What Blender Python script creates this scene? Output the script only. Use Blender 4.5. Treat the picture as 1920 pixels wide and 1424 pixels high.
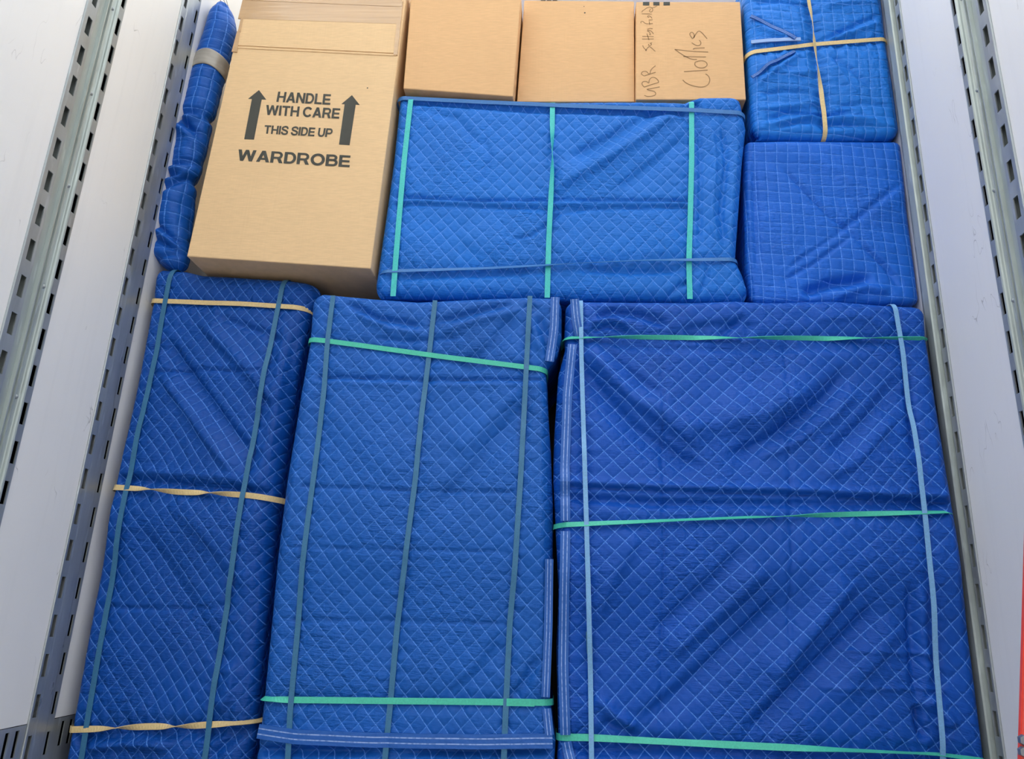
import bpy, bmesh, math
import numpy as np
from mathutils import Matrix, Vector

for o in list(bpy.data.objects): bpy.data.objects.remove(o)
SC = bpy.context.scene
COL = SC.collection

# ------------------------------------------------------------------ camera
CZ = 0.62                                   # lens height above the truck floor
FPX = 1400.0                                # focal length in pixels of a 1920 wide frame
MR = np.array([[0.99747324, -0.02216576, 0.06749671],
               [0.05784681, -0.29812934, -0.95277103],
               [0.04124164, 0.95426808, -0.29609382]])
cam_d = bpy.data.cameras.new('camera')
cam = bpy.data.objects.new('camera', cam_d); COL.objects.link(cam)
cam_d.sensor_fit = 'HORIZONTAL'; cam_d.sensor_width = 36.0
cam_d.lens = 36.0 * FPX / 1920.0
cam_d.clip_start = 0.02
m4 = Matrix([list(MR[0]) + [0], list(MR[1]) + [0], list(MR[2]) + [CZ], [0, 0, 0, 1]])
cam.matrix_world = m4
SC.camera = cam

# ------------------------------------------------------------------ light
SC.view_settings.view_transform = 'Standard'
SC.view_settings.look = 'None'
SC.view_settings.gamma = 1.0
SC.view_settings.use_curve_mapping = False
SC.view_settings.exposure = 0.6
W = bpy.data.worlds.new('sky'); SC.world = W; W.use_nodes = True
nt = W.node_tree; nt.nodes.clear()
tc = nt.nodes.new('ShaderNodeTexCoord'); sp = nt.nodes.new('ShaderNodeSeparateXYZ')
nt.links.new(tc.outputs['Generated'], sp.inputs[0])
rp = nt.nodes.new('ShaderNodeValToRGB')
mp = nt.nodes.new('ShaderNodeMapRange'); mp.inputs[1].default_value = -1; mp.inputs[2].default_value = 1
nt.links.new(sp.outputs['Z'], mp.inputs[0]); nt.links.new(mp.outputs[0], rp.inputs[0])
el = rp.color_ramp.elements
el[0].position = 0.0; el[0].color = (.30, .30, .29, 1)
el[1].position = 1.0; el[1].color = (1.15, 1.2, 1.3, 1)
for p, c in ((.46, (.45, .445, .43, 1)), (.53, (.70, .71, .73, 1)), (.66, (.85, .88, .93, 1)), (.78, (1.25, 1.27, 1.3, 1))):
    e = el.new(p); e.color = c
bg = nt.nodes.new('ShaderNodeBackground'); bg.inputs[1].default_value = 1.0
nt.links.new(rp.outputs[0], bg.inputs[0])
wo = nt.nodes.new('ShaderNodeOutputWorld'); nt.links.new(bg.outputs[0], wo.inputs[0])
# the sun stands high and shines on the translucent white roof of the truck
sun_d = bpy.data.lights.new('sun', 'SUN'); sun_d.energy = 11.0; sun_d.angle = .01; sun_d.color = (1.0, .97, .93)
sun = bpy.data.objects.new('sun', sun_d); COL.objects.link(sun)
sun.rotation_euler = (math.radians(-14), math.radians(6), 0)

# ------------------------------------------------------------------ helpers
def ray(px, py):
    c = np.array([(px - 960.0) / FPX, -(py - 712.0) / FPX, -1.0])
    return MR @ c
def at(px, py, Y):
    w = ray(px, py); w = w * (Y / w[1])
    return np.array([w[0], Y, w[2] + CZ])
def xz(pl, Y):
    return np.array([[at(a, b, Y)[0], at(a, b, Y)[2]] for a, b in pl])
def on_side(px, py, X):
    w = ray(px, py); w = w * (X / w[0])
    return np.array([X, w[1], w[2] + CZ])

def link(name, me, mat, parent=None):
    o = bpy.data.objects.new(name, me); COL.objects.link(o)
    if mat is not None: me.materials.append(mat)
    if parent is not None:
        o.parent = parent
        me.transform(Matrix.Translation(-Vector(parent_world(parent))))
    return o
def parent_world(p):
    v = Vector(p.location)
    q = p.parent
    while q is not None:
        v += Vector(q.location); q = q.parent
    return v
def meshobj(name, verts, faces, mat, parent=None, smooth=False, uvs=None, recalc=False):
    me = bpy.data.meshes.new(name)
    me.from_pydata([tuple(map(float, v)) for v in verts], [], [tuple(map(int, f)) for f in faces])
    if uvs is not None:
        l = me.uv_layers.new(name='quilt')
        l.data.foreach_set('uv', np.asarray(uvs, dtype=np.float32).ravel())
    if smooth: me.polygons.foreach_set('use_smooth', [True] * len(me.polygons))
    if recalc:
        bm = bmesh.new(); bm.from_mesh(me); bmesh.ops.recalc_face_normals(bm, faces=bm.faces); bm.to_mesh(me); bm.free()
    me.update()
    return link(name, me, mat, parent)
def bmobj(name, bm, mat, parent=None, smooth=False):
    bmesh.ops.recalc_face_normals(bm, faces=bm.faces)
    me = bpy.data.meshes.new(name); bm.to_mesh(me); bm.free()
    if smooth: me.polygons.foreach_set('use_smooth', [True] * len(me.polygons))
    return link(name, me, mat, parent)
def empty(name, loc, label, cat, group=None):
    o = bpy.data.objects.new(name, None); COL.objects.link(o)
    o.location = [float(v) for v in loc]; o.empty_display_size = .05
    o['label'] = label; o['category'] = cat
    if group: o['group'] = group
    return o
def tag(o, label, cat, group=None):
    o['label'] = label; o['category'] = cat
    if group: o['group'] = group
    return o
def structure(o):
    o['kind'] = 'structure'; return o
def add_box(bm, x0, x1, y0, y1, z0, z1, bev=0.0):
    r = bmesh.ops.create_cube(bm, size=1.0)
    vs = r['verts']
    for v in vs:
        v.co = Vector(((x0 + x1) / 2 + v.co.x * (x1 - x0), (y0 + y1) / 2 + v.co.y * (y1 - y0), (z0 + z1) / 2 + v.co.z * (z1 - z0)))
    if bev:
        es = list({e for v in vs for e in v.link_edges})
        bmesh.ops.bevel(bm, geom=es, offset=bev, segments=2, affect='EDGES', profile=.5)

# ------------------------------------------------------------------ materials
class NT:
    def __init__(s, name):
        s.m = bpy.data.materials.new(name); s.m.use_nodes = True
        s.t = s.m.node_tree; s.t.nodes.clear()
        s.out = s.n('ShaderNodeOutputMaterial'); s.b = s.n('ShaderNodeBsdfPrincipled')
        s.l(s.b.outputs[0], s.out.inputs[0])
    def n(s, k, **kw):
        q = s.t.nodes.new(k)
        for a, v in kw.items(): setattr(q, a, v)
        return q
    def l(s, a, b): s.t.links.new(a, b)
    def v(s, sock, val):
        if hasattr(val, 'is_output') or hasattr(val, 'links'): s.l(val, sock)
        else: sock.default_value = val
    def math(s, op, a, b=None, c=None):
        q = s.n('ShaderNodeMath', operation=op)
        s.v(q.inputs[0], a)
        if b is not None: s.v(q.inputs[1], b)
        if c is not None: s.v(q.inputs[2], c)
        return q.outputs[0]
    def noise(s, vec, scale, detail=2.0, rough=.5, dim='3D'):
        q = s.n('ShaderNodeTexNoise'); q.noise_dimensions = dim
        s.l(vec, q.inputs['Vector']); q.inputs['Scale'].default_value = scale
        q.inputs['Detail'].default_value = detail; q.inputs['Roughness'].default_value = rough
        return q.outputs[0]
    def mapping(s, vec, scale=(1, 1, 1), rot=(0, 0, 0), loc=(0, 0, 0)):
        q = s.n('ShaderNodeMapping'); s.l(vec, q.inputs[0])
        q.inputs['Scale'].default_value = scale; q.inputs['Rotation'].default_value = rot; q.inputs['Location'].default_value = loc
        return q.outputs[0]
    def maprange(s, x, a, b, c, d, smooth=False):
        q = s.n('ShaderNodeMapRange')
        if smooth: q.interpolation_type = 'SMOOTHSTEP'
        s.v(q.inputs[0], x)
        for i, k in enumerate((a, b, c, d)): q.inputs[i + 1].default_value = k
        return q.outputs[0]
    def mix(s, f, a, b):
        q = s.n('ShaderNodeMix'); q.data_type = 'RGBA'
        s.v(q.inputs[0], f)
        for i, k in ((6, a), (7, b)):
            if isinstance(k, tuple): q.inputs[i].default_value = k if len(k) == 4 else k + (1,)
            else: s.l(k, q.inputs[i])
        return q.outputs[2]
    def bump(s, h, dist, strength=1.0, normal=None):
        q = s.n('ShaderNodeBump'); s.l(h, q.inputs['Height'])
        q.inputs['Distance'].default_value = dist; q.inputs['Strength'].default_value = strength
        if normal is not None: s.l(normal, q.inputs['Normal'])
        return q.outputs[0]
    def obj(s): return s.n('ShaderNodeTexCoord').outputs['Object']

def set_in(b, k, v):
    if k in b.inputs: b.inputs[k].default_value = v

def quilt_mat(name, base, hd, vd, grid=False, ox=0.0, oz=0.0, tilt=0.0, line=(.13, .35, .92), strength=1.0, rough=.46, asym=0.55):
    """polyester moving blanket: stitched cells, puffed between the seams, fine crinkles"""
    n = NT(name); b = n.b
    uv = n.n('ShaderNodeUVMap', uv_map='quilt').outputs[0]
    wob = n.noise(uv, 9.0, 2.0)
    sx = n.n('ShaderNodeSeparateXYZ'); n.l(uv, sx.inputs[0])
    w = n.math('MULTIPLY', n.math('SUBTRACT', wob, .5), .006)
    x = n.math('ADD', sx.outputs[0], n.math('ADD', w, ox)); z = n.math('ADD', sx.outputs[1], n.math('ADD', w, oz))
    if tilt:
        z = n.math('ADD', z, n.math('MULTIPLY', x, tilt))
    if grid:
        a = n.math('DIVIDE', x, hd); c = n.math('DIVIDE', z, vd)
        pa, pc = hd, vd
    else:
        xa = n.math('DIVIDE', x, hd); za = n.math('DIVIDE', z, vd)
        a = n.math('ADD', xa, za); c = n.math('SUBTRACT', xa, za)
        pa = pc = .5 * (hd + vd) / math.sqrt(2)
    def dist(q, p):
        f = n.math('ABSOLUTE', n.math('SUBTRACT', n.math('FRACT', q), .5))
        return n.math('MULTIPLY', n.math('SUBTRACT', .5, f), p)           # metres to the nearest seam
    da, dc = dist(a, pa), dist(c, pc)
    la = n.maprange(da, .0004, .0017, 1.0, 0.0, True)
    lc = n.maprange(dc, .0004, .0017, asym, 0.0, True)
    brk = n.maprange(n.noise(uv, 170.0, 1.0), .36, .56, .35, 1.0)
    lm = n.math('MULTIPLY', n.math('MAXIMUM', la, lc), brk)
    big = n.noise(uv, 5.0, 2.0)
    basec = n.mix(n.maprange(big, .3, .7, 0, 1), tuple(k * .92 for k in base), tuple(min(1, k * 1.07) for k in base))
    colr = n.mix(n.math('MULTIPLY', lm, .74), basec, line)
    n.l(colr, b.inputs['Base Color'])
    b.inputs['Roughness'].default_value = rough
    set_in(b, 'Specular IOR Level', .22)
    # puffs and crinkles
    pa_ = n.maprange(da, 0, .011, 0, 1, True); pc_ = n.maprange(dc, 0, .011, 0, 1, True)
    puff = n.math('POWER', n.math('MULTIPLY', pa_, pc_), .5)
    cr = n.noise(n.mapping(uv, (28, 110, 1)), 1.0, 3.0, .6)
    cr2 = n.noise(n.mapping(uv, (75, 30, 1), loc=(4, 7, 0)), 1.0, 2.0, .55)
    patch = n.maprange(n.noise(uv, 4.0, 1.0), .38, .62, .15, 1.0)
    crk = n.math('MULTIPLY', n.math('ADD', cr, n.math('MULTIPLY', cr2, .6)), patch)
    nb = n.bump(puff, .0026 * strength, .9)
    nb2 = n.bump(crk, .0085 * strength, .8, nb)
    n.l(nb2, b.inputs['Normal'])
    return n.m

def strap_mat(name, col, rough=.5):
    n = NT(name); b = n.b
    o = n.obj()
    f = n.noise(n.mapping(o, (240, 240, 240)), 1.0, 2.0)
    n.l(n.mix(n.maprange(f, .3, .7, 0, 1), tuple(k * .9 for k in col), tuple(min(1, k * 1.08) for k in col)), b.inputs['Base Color'])
    b.inputs['Roughness'].default_value = rough
    n.l(n.bump(f, .0004, .5), b.inputs['Normal'])
    return n.m

def binding_mat(name, base):
    n = NT(name); b = n.b
    uv = n.n('ShaderNodeUVMap', uv_map='quilt').outputs[0]
    s = n.n('ShaderNodeSeparateXYZ'); n.l(uv, s.inputs[0])
    def ln(c, w): return n.maprange(n.math('ABSOLUTE', n.math('SUBTRACT', s.outputs[1], c)), w * .5, w, 1, 0, True)
    m = n.math('MAXIMUM', ln(.30, .055), ln(.68, .055))
    brk = n.maprange(n.noise(n.mapping(uv, (120, 1, 1)), 1.0, 1.0), .35, .55, .45, 1.0)
    n.l(n.mix(n.math('MULTIPLY', n.math('MULTIPLY', m, brk), .8), base, (.36, .52, .88)), b.inputs['Base Color'])
    b.inputs['Roughness'].default_value = .5
    h = n.noise(n.mapping(uv, (60, 3, 1)), 1.0, 2.0)
    n.l(n.bump(h, .003, .6), b.inputs['Normal'])
    return n.m

def card_mat(name, col, amp=.06):
    n = NT(name); b = n.b
    o = n.obj()
    f = n.noise(n.mapping(o, (30, 30, 300)), 1.0, 3.0, .6)
    g = n.noise(n.mapping(o, (5, 5, 5)), 1.0, 2.0)
    flute = n.noise(n.mapping(o, (160, 1, 4)), 1.0, 1.0)
    c0 = n.mix(n.maprange(f, .3, .7, 0, 1), tuple(k * (1 - amp) for k in col), tuple(min(1, k * (1 + amp)) for k in col))
    c1 = n.mix(n.maprange(g, .35, .7, 0, .18), c0, tuple(k * .86 for k in col))
    n.l(c1, b.inputs['Base Color'])
    b.inputs['Roughness'].default_value = .62
    set_in(b, 'Specular IOR Level', .3)
    n.l(n.bump(flute, .0008, .35), b.inputs['Normal'])
    return n.m

def plain(name, col, rough=.5, metal=0.0, bump=0.0, spec=.5):
    n = NT(name); b = n.b
    o = n.obj(); f = n.noise(o, 60, 3)
    n.l(n.mix(f, tuple(k * .9 for k in col), tuple(min(1, k * 1.1) for k in col)), b.inputs['Base Color'])
    b.inputs['Roughness'].default_value = rough; b.inputs['Metallic'].default_value = metal
    set_in(b, 'Specular IOR Level', spec)
    if bump: n.l(n.bump(f, bump, .6), b.inputs['Normal'])
    return n.m

def steel_mat(name, col, rough, metal=.85):
    n = NT(name); b = n.b
    o = n.obj()
    sp_ = n.n('ShaderNodeTexVoronoi'); n.l(o, sp_.inputs['Vector']); sp_.inputs['Scale'].default_value = 90
    f = n.noise(n.mapping(o, (20, 20, 4)), 1.0, 4.0, .6)
    st = n.noise(n.mapping(o, (60, 60, 9), rot=(.5, 0, 0)), 1.0, 2.0)
    c = n.mix(n.maprange(f, .3, .7, 0, 1), tuple(k * .78 for k in col), col)
    n.l(n.mix(n.maprange(st, .62, .72, 0, .5), c, tuple(min(1, k * 1.3) for k in col)), b.inputs['Base Color'])
    b.inputs['Metallic'].default_value = metal
    n.l(n.maprange(f, .3, .7, rough - .07, rough + .12), b.inputs['Roughness'])
    n.l(n.bump(n.math('ADD', f, n.math('MULTIPLY', sp_.outputs[0], .2)), .0012, .5), b.inputs['Normal'])
    return n.m

def panel_mat(name, col):
    n = NT(name); b = n.b
    o = n.obj()
    cloud = n.noise(n.mapping(o, (2.2, 2.2, .9)), 1.0, 3.0)
    streak = n.noise(n.mapping(o, (9, 40, 1.6)), 1.0, 3.0, .6)
    # scuffs: short thin dark marks
    q = n.noise(n.mapping(o, (6, 22, 7), rot=(.35, 0, 0)), 1.0, 2.0, .5)
    thin = n.maprange(n.math('ABSOLUTE', n.math('SUBTRACT', q, .5)), .0, .006, 1, 0)
    gate = n.maprange(n.noise(n.mapping(o, (3, 9, 6), loc=(3, 1, 8)), 1.0, 1.0), .60, .68, 0, 1)
    sc = n.math('MULTIPLY', thin, gate)
    c = n.mix(n.maprange(cloud, .3, .7, 0, 1), tuple(k * .955 for k in col), col)
    c = n.mix(n.maprange(streak, .55, .75, 0, .10), c, tuple(k * .7 for k in col))
    c = n.mix(n.math('MULTIPLY', sc, .55), c, (.16, .15, .14))
    n.l(c, b.inputs['Base Color'])
    b.inputs['Roughness'].default_value = .42
    n.l(n.bump(cloud, .004, .25), b.inputs['Normal'])
    return n.m

def tape_mat(name, col, rough=.16):
    n = NT(name); b = n.b
    o = n.obj()
    w = n.noise(n.mapping(o, (3.5, 1, 55)), 1.0, 2.0, .5)
    n.l(n.mix(n.maprange(w, .35, .65, 0, 1), tuple(k * .95 for k in col), tuple(min(1, k * 1.04) for k in col)), b.inputs['Base Color'])
    b.inputs['Roughness'].default_value = rough
    set_in(b, 'Specular IOR Level', .8)
    n.l(n.bump(w, .004, .5), b.inputs['Normal'])
    return n.m

M = {}
BLUE = (.016, .098, .47)
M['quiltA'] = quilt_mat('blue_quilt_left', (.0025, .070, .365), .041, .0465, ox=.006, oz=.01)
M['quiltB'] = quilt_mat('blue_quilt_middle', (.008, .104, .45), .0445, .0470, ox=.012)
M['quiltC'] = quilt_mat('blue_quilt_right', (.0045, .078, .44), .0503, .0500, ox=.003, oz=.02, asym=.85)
M['quiltD'] = quilt_mat('blue_quilt_upper', (.010, .158, .62), .0445, .0510, ox=.018, oz=.008, asym=.7)
M['quiltE'] = quilt_mat('blue_quilt_square', (.012, .132, .63), .0340, .0368, True, ox=.004, tilt=.085, asym=.85, strength=.8)
M['quiltF'] = quilt_mat('blue_quilt_square_bright', (.012, .185, .70), .0335, .0370, True, ox=.01, tilt=.05, asym=.8, strength=1.25)
M['quiltG'] = quilt_mat('blue_quilt_roll', (.005, .095, .46), .0340, .0420, True, asym=.9, strength=.8)
M['bind'] = binding_mat('blue_binding_tape', (.010, .105, .44))
M['yellow'] = strap_mat('tan_band', (.74, .56, .27))
M['green'] = strap_mat('green_band', (.06, .53, .38))
M['teal'] = strap_mat('teal_band', (.050, .55, .53))
M['slate'] = strap_mat('slate_blue_band', (.035, .165, .32))
M['sky'] = strap_mat('pale_blue_band', (.19, .42, .72))
M['azure'] = strap_mat('mid_blue_band', (.030, .165, .46))
M['card'] = card_mat('kraft_cardboard', (.74, .45, .225))
M['card2'] = card_mat('pale_kraft_cardboard', (.80, .55, .305))
M['ink'] = plain('dark_grey_print', (.055, .055, .045), .7)
M['pen'] = plain('brown_marker', (.33, .19, .085), .8)
M['tape'] = tape_mat('clear_brown_tape', (.58, .37, .20), .07)
M['duct'] = tape_mat('grey_tape', (.36, .33, .29), .3)
M['panel'] = panel_mat('white_lining_panel', (.91, .905, .89))
M['panel_r'] = panel_mat('white_lining_panel_cool', (.86, .87, .895))
M['steel'] = steel_mat('galvanised_steel', (.52, .56, .58), .34, .62)
M['steel_g'] = steel_mat('galvanised_steel_dull', (.47, .53, .51), .42, .3)
M['steel_m'] = steel_mat('galvanised_steel_grey', (.42, .46, .48), .42, .45)
M['slot_shade'] = plain('painted_slot_shade', (.006, .006, .007), .95, spec=.05)  # near-black colour stands in for the shade inside the slots
M['back'] = plain('dark_gap_bulkhead', (.16, .12, .08), .7)
M['ceil'] = plain('lilac_grey_beam', (.36, .34, .38), .6)
n = NT('translucent_roof_sheet'); tr = n.n('ShaderNodeBsdfTranslucent'); df = n.n('ShaderNodeBsdfDiffuse'); mx = n.n('ShaderNodeMixShader')
fib = n.noise(n.mapping(n.obj(), (3, 3, 3)), 1.0, 3.0)
n.l(n.mix(fib, (.80, .83, .84), (.90, .91, .90)), tr.inputs[0]); df.inputs[0].default_value = (.8, .8, .8, 1); mx.inputs[0].default_value = .6
n.l(df.outputs[0], mx.inputs[1]); n.l(tr.outputs[0], mx.inputs[2]); n.l(mx.outputs[0], n.out.inputs[0])
M['roof'] = n.m
M['floor'] = plain('pale_bounce_floor', (.40, .37, .33), .7, bump=.003)  # unseen floor, made pale to bounce light onto the lower walls
M['red'] = plain('red_paint', (.80, .075, .05), .35)
M['bolt'] = plain('grey_zinc', (.35, .36, .38), .35, .8)
M['thread'] = plain('dark_thread', (.05, .05, .07), .8)
M['film'] = tape_mat('clear_film', (.20, .36, .72), .15)

# ------------------------------------------------------------------ truck body
XL, XR = -1.36, 1.074
ZB = CZ - .330                               # lower edge of the lining panels
ZT = CZ + 2.60
def prism_wall(name, x0, x1, pieces, mat):
    bm = bmesh.new()
    for y0, y1, z0, z1 in pieces: add_box(bm, min(x0, x1), max(x0, x1), y0, y1, z0, z1)
    return structure(bmobj(name, bm, mat))
prism_wall('floor', -1.5, 1.25, [(-.4, 2.8, -.06, 0)], M['floor'])
prism_wall('ceiling', -1.46, 1.18, [(-.3, 2.8, ZT, ZT + .004)], M['roof'])
prism_wall('trim_3', -1.355, 1.07, [(2.63, 2.70, ZT - .26, ZT - .002)], M['ceil'])
prism_wall('wall_back', -1.46, 1.18, [(2.71, 2.77, 0, ZT)], M['back'])  # unseen wall set close behind the load and darkened so gaps stay black
PIECES = [(.15, 1.617, ZB, ZT), (1.766, 2.030, ZB, ZT), (2.136, 2.70, ZB, ZT)]
prism_wall('wall_left', XL - .004, XL, PIECES, M['panel'])
prism_wall('wall_right', XR, XR + .004, PIECES, M['panel_r'])
prism_wall('slot_shade_1', XL - .075, XL - .045, [(.15, 2.70, 0, ZT)], M['slot_shade'])  # added black sheet behind the left wall, paints the slots dark
prism_wall('slot_shade_2', XR + .045, XR + .075, [(.15, 2.70, 0, ZT)], M['slot_shade'])  # same painted shade behind the right wall slots

def perforated(name, X, inward, s0, s1, z0, z1, holes, mat, parent, th=.003):
    """flat steel strip on a side wall with real rectangular holes; holes: (s0,s1,z0,z1)"""
    ss = sorted({round(v, 5) for v in [s0, s1] + [h[0] for h in holes] + [h[1] for h in holes]})
    zs = sorted({round(v, 5) for v in [z0, z1] + [h[2] for h in holes] + [h[3] for h in holes]})
    ns, nz = len(ss), len(zs)
    solid = np.ones((ns - 1, nz - 1), bool)
    for h in holes:
        for i in range(ns - 1):
            if h[0] - 1e-4 <= ss[i] and ss[i + 1] <= h[1] + 1e-4:
                for k in range(nz - 1):
                    if h[2] - 1e-4 <= zs[k] and zs[k + 1] <= h[3] + 1e-4: solid[i, k] = False
    vid = {}; verts = []; faces = []
    def v(i, k, f):
        if (i, k, f) not in vid:
            vid[(i, k, f)] = len(verts); verts.append((X - inward * th * f, ss[i], zs[k]))
        return vid[(i, k, f)]
    for i in range(ns - 1):
        for k in range(nz - 1):
            if not solid[i, k]: continue
            for f in (0, 1): faces.append((v(i, k, f), v(i + 1, k, f), v(i + 1, k + 1, f), v(i, k + 1, f)))
            for di, dk, a, b in ((-1, 0, (i, k), (i, k + 1)), (1, 0, (i + 1, k), (i + 1, k + 1)), (0, -1, (i, k), (i + 1, k)), (0, 1, (i, k + 1), (i + 1, k + 1))):
                ii, kk = i + di, k + dk
                if 0 <= ii < ns - 1 and 0 <= kk < nz - 1 and solid[ii, kk]: continue
                faces.append((v(*a, 0), v(*b, 0), v(*b, 1), v(*a, 1)))
    return meshobj(name, verts, faces, mat, parent, recalc=True)

def profile(name, X, inward, pts, z0, z1, mat, parent):
    """pressed profile (y, protrusion) run straight up the wall, closed at the back"""
    n = len(pts); verts = []; faces = []
    full = list(pts) + [(pts[-1][0], -.02), (pts[0][0], -.02)]
    m = len(full)
    for z in (z0, z1):
        for y, p in full: verts.append((X + inward * p, y, z))
    for i in range(m):
        j = (i + 1) % m
        faces.append((i, j, m + j, m + i))
    faces.append(tuple(range(m))); faces.append(tuple(range(m, 2 * m)))
    return meshobj(name, verts, faces, mat, parent, recalc=True)

def slots(y0, y1, zph, z0=-.55, z1=2.2, half=.0285):
    out = []; k = math.ceil((z0 - zph) / .1)
    while zph + .1 * k < z1:
        z = zph + .1 * k + CZ; out.append((y0, y1, z - half, z + half)); k += 1
    return out
def dome(bm, c, X, r, h, inward):
    n = 10; top = bm.verts.new((X + inward * h, c[0], c[1])); rings = []
    for f, q in ((.6, .82), (1.0, 0.0)):
        rings.append([bm.verts.new((X + inward * h * q, c[0] + r * f * math.cos(2 * math.pi * i / n), c[1] + r * f * math.sin(2 * math.pi * i / n))) for i in range(n)])
    for i in range(n):
        j = (i + 1) % n
        bm.faces.new((top, rings[0][i], rings[0][j])); bm.faces.new((rings[0][i], rings[1][i], rings[1][j], rings[0][j]))

Z0P, Z1P = .005, ZT - .005
def groove_post(X, inward, zph, zph2, label, mat, mat2):
    p = empty('slotted_post', (X, 1.69, 0), label, 'post', 'slotted steel posts on the truck walls')
    perforated('slotted_flange', X + inward * .004, inward, 1.621, 1.660, Z0P, Z1P, slots(1.631, 1.650, zph), mat, p)
    perforated('slotted_flange', X + inward * .004, inward, 1.741, 1.765, Z0P, Z1P, slots(1.7445, 1.7595, zph2), mat, p)
    profile('edge_rim', X, inward, [(1.615, .002), (1.6165, .0052), (1.6195, .0052), (1.621, .004)], Z0P, Z1P, mat, p)
    prof = [(1.660, .004), (1.664, .0), (1.686, -.003), (1.690, -.004), (1.692, .005), (1.696, .005), (1.698, -.005), (1.703, -.005), (1.705, .005), (1.709, .005), (1.711, -.001), (1.722, .002)]
    for i in range(7):
        a = math.pi * i / 6; prof.append((1.731 - .007 * math.cos(a), .004 + .0085 * math.sin(a)))
    prof.append((1.7405, .004))
    profile('channel', X, inward, prof, Z0P, Z1P, mat2, p)
    for k in range(8):
        bm = bmesh.new(); z = CZ + 1.66 - .3 * k
        if z < .05: break
        dome(bm, (1.7165, z), X + inward * .0005, .0065, .005, inward)
        bmobj('rivet', bm, mat, p, True)
    return p
def flat_post(X, inward, zph, zph2, label, mat, mat2, prof):
    p = empty('slotted_post', (X, 2.08, 0), label, 'post', 'slotted steel posts on the truck walls')
    perforated('slotted_flange', X + inward * .004, inward, 2.035, 2.062, Z0P, Z1P, slots(2.040, 2.056, zph), mat, p)
    perforated('slotted_flange', X + inward * .004, inward, 2.110, 2.136, Z0P, Z1P, slots(2.116, 2.129, zph2), mat, p)
    profile('edge_rim', X, inward, [(2.0305, .002), (2.0315, .0048), (2.034, .0048), (2.035, .004)], Z0P, Z1P, mat, p)
    profile('channel', X, inward, prof, Z0P, Z1P, mat2, p)
    return p
groove_post(XL, 1, .026, .026, 'galvanised slotted post with a rivet groove on the left wall, nearer the camera', M['steel_m'], M['steel_g'])
flat_post(XL, 1, .011, .011, 'flat slotted steel post on the left wall beside the rolled blanket and blue bundle', M['steel'], M['steel'],
          [(2.062, .004), (2.066, .0045), (2.106, .0045), (2.110, .004)])
groove_post(XR, -1, .067, .067, 'slotted post with a grooved channel on the right wall, nearer the camera', M['steel_m'], M['steel_g'])
flat_post(XR, -1, .087, .087, 'slotted steel post with raised ridge on the right wall against the blue load', M['steel_m'], M['steel_g'],
          [(2.062, .004), (2.064, -.004), (2.068, -.004), (2.070, .012), (2.073, .0155), (2.103, .0165), (2.108, .014), (2.110, .004)])

def kick_rail(X, inward, y0, y1, label):
    h = []
    y = 1.999 - .037 * 40
    while y < y1 - .02:
        if y > y0 + .012: h.append((y - .007, y + .007, CZ - .405, CZ - .342))
        y += .037
    o = perforated('kick_rail', X + inward * .001, inward, y0, y1, .01, ZB - .002, h, M['steel'], None)
    tag(o, label, 'rail', 'slotted kick rails under the wall panels')
kick_rail(XL, 1, 1.768, 2.029, 'slotted steel kick rail under the left wall panel')
kick_rail(XL, 1, 2.138, 2.60, 'short piece of slotted kick rail between left post and blue bundle')
kick_rail(XR, -1, 1.768, 2.029, 'slotted steel kick rail under the right wall panel')

# ------------------------------------------------------------------ wrapped bundles
def sm(t): t = np.clip(t, 0, 1); return t * t * (3 - 2 * t)
def resample(P, t):
    d = np.r_[0, np.cumsum(np.linalg.norm(np.diff(P, axis=0), axis=1))]
    d /= d[-1]
    return np.stack([np.interp(t, d, P[:, 0]), np.interp(t, d, P[:, 1])], -1)
def poly_dist(P, x, z):
    """signed distance to polyline and the 0..1 position along it"""
    best = np.full(x.shape, 1e9); sd = np.zeros(x.shape); tt = np.zeros(x.shape)
    L = np.r_[0, np.cumsum(np.linalg.norm(np.diff(P, axis=0), axis=1))]
    for i in range(len(P) - 1):
        a, b = P[i], P[i + 1]; d = b - a; l = np.linalg.norm(d) + 1e-9; d = d / l
        s = (x - a[0]) * d[0] + (z - a[1]) * d[1]
        sc = np.clip(s, 0, l)
        qx, qz = a[0] + d[0] * sc, a[1] + d[1] * sc
        r = np.hypot(x - qx, z - qz)
        sg = np.sign(-(x - a[0]) * d[1] + (z - a[1]) * d[0])
        k = r < best
        best = np.where(k, r, best); sd = np.where(k, r * sg, sd); tt = np.where(k, (L[i] + sc) / L[-1], tt)
    return sd, tt, L[-1]
def waves(seed, x, z, lam0, lam1, n, aniso=1.0):
    r = np.random.RandomState(seed); h = np.zeros(x.shape)
    for i in range(n):
        lam = lam0 * (lam1 / lam0) ** r.rand(); a = r.rand() * math.pi
        kx, kz = math.cos(a) / aniso, math.sin(a)
        h += (lam / lam1) * np.sin(2 * math.pi * (x * kx + z * kz) / lam + r.rand() * 6.28 + 1.3 * np.sin(2 * math.pi * (x * kz - z * kx) / (lam * 2.3) + r.rand() * 6))
    return h / math.sqrt(n)

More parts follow.
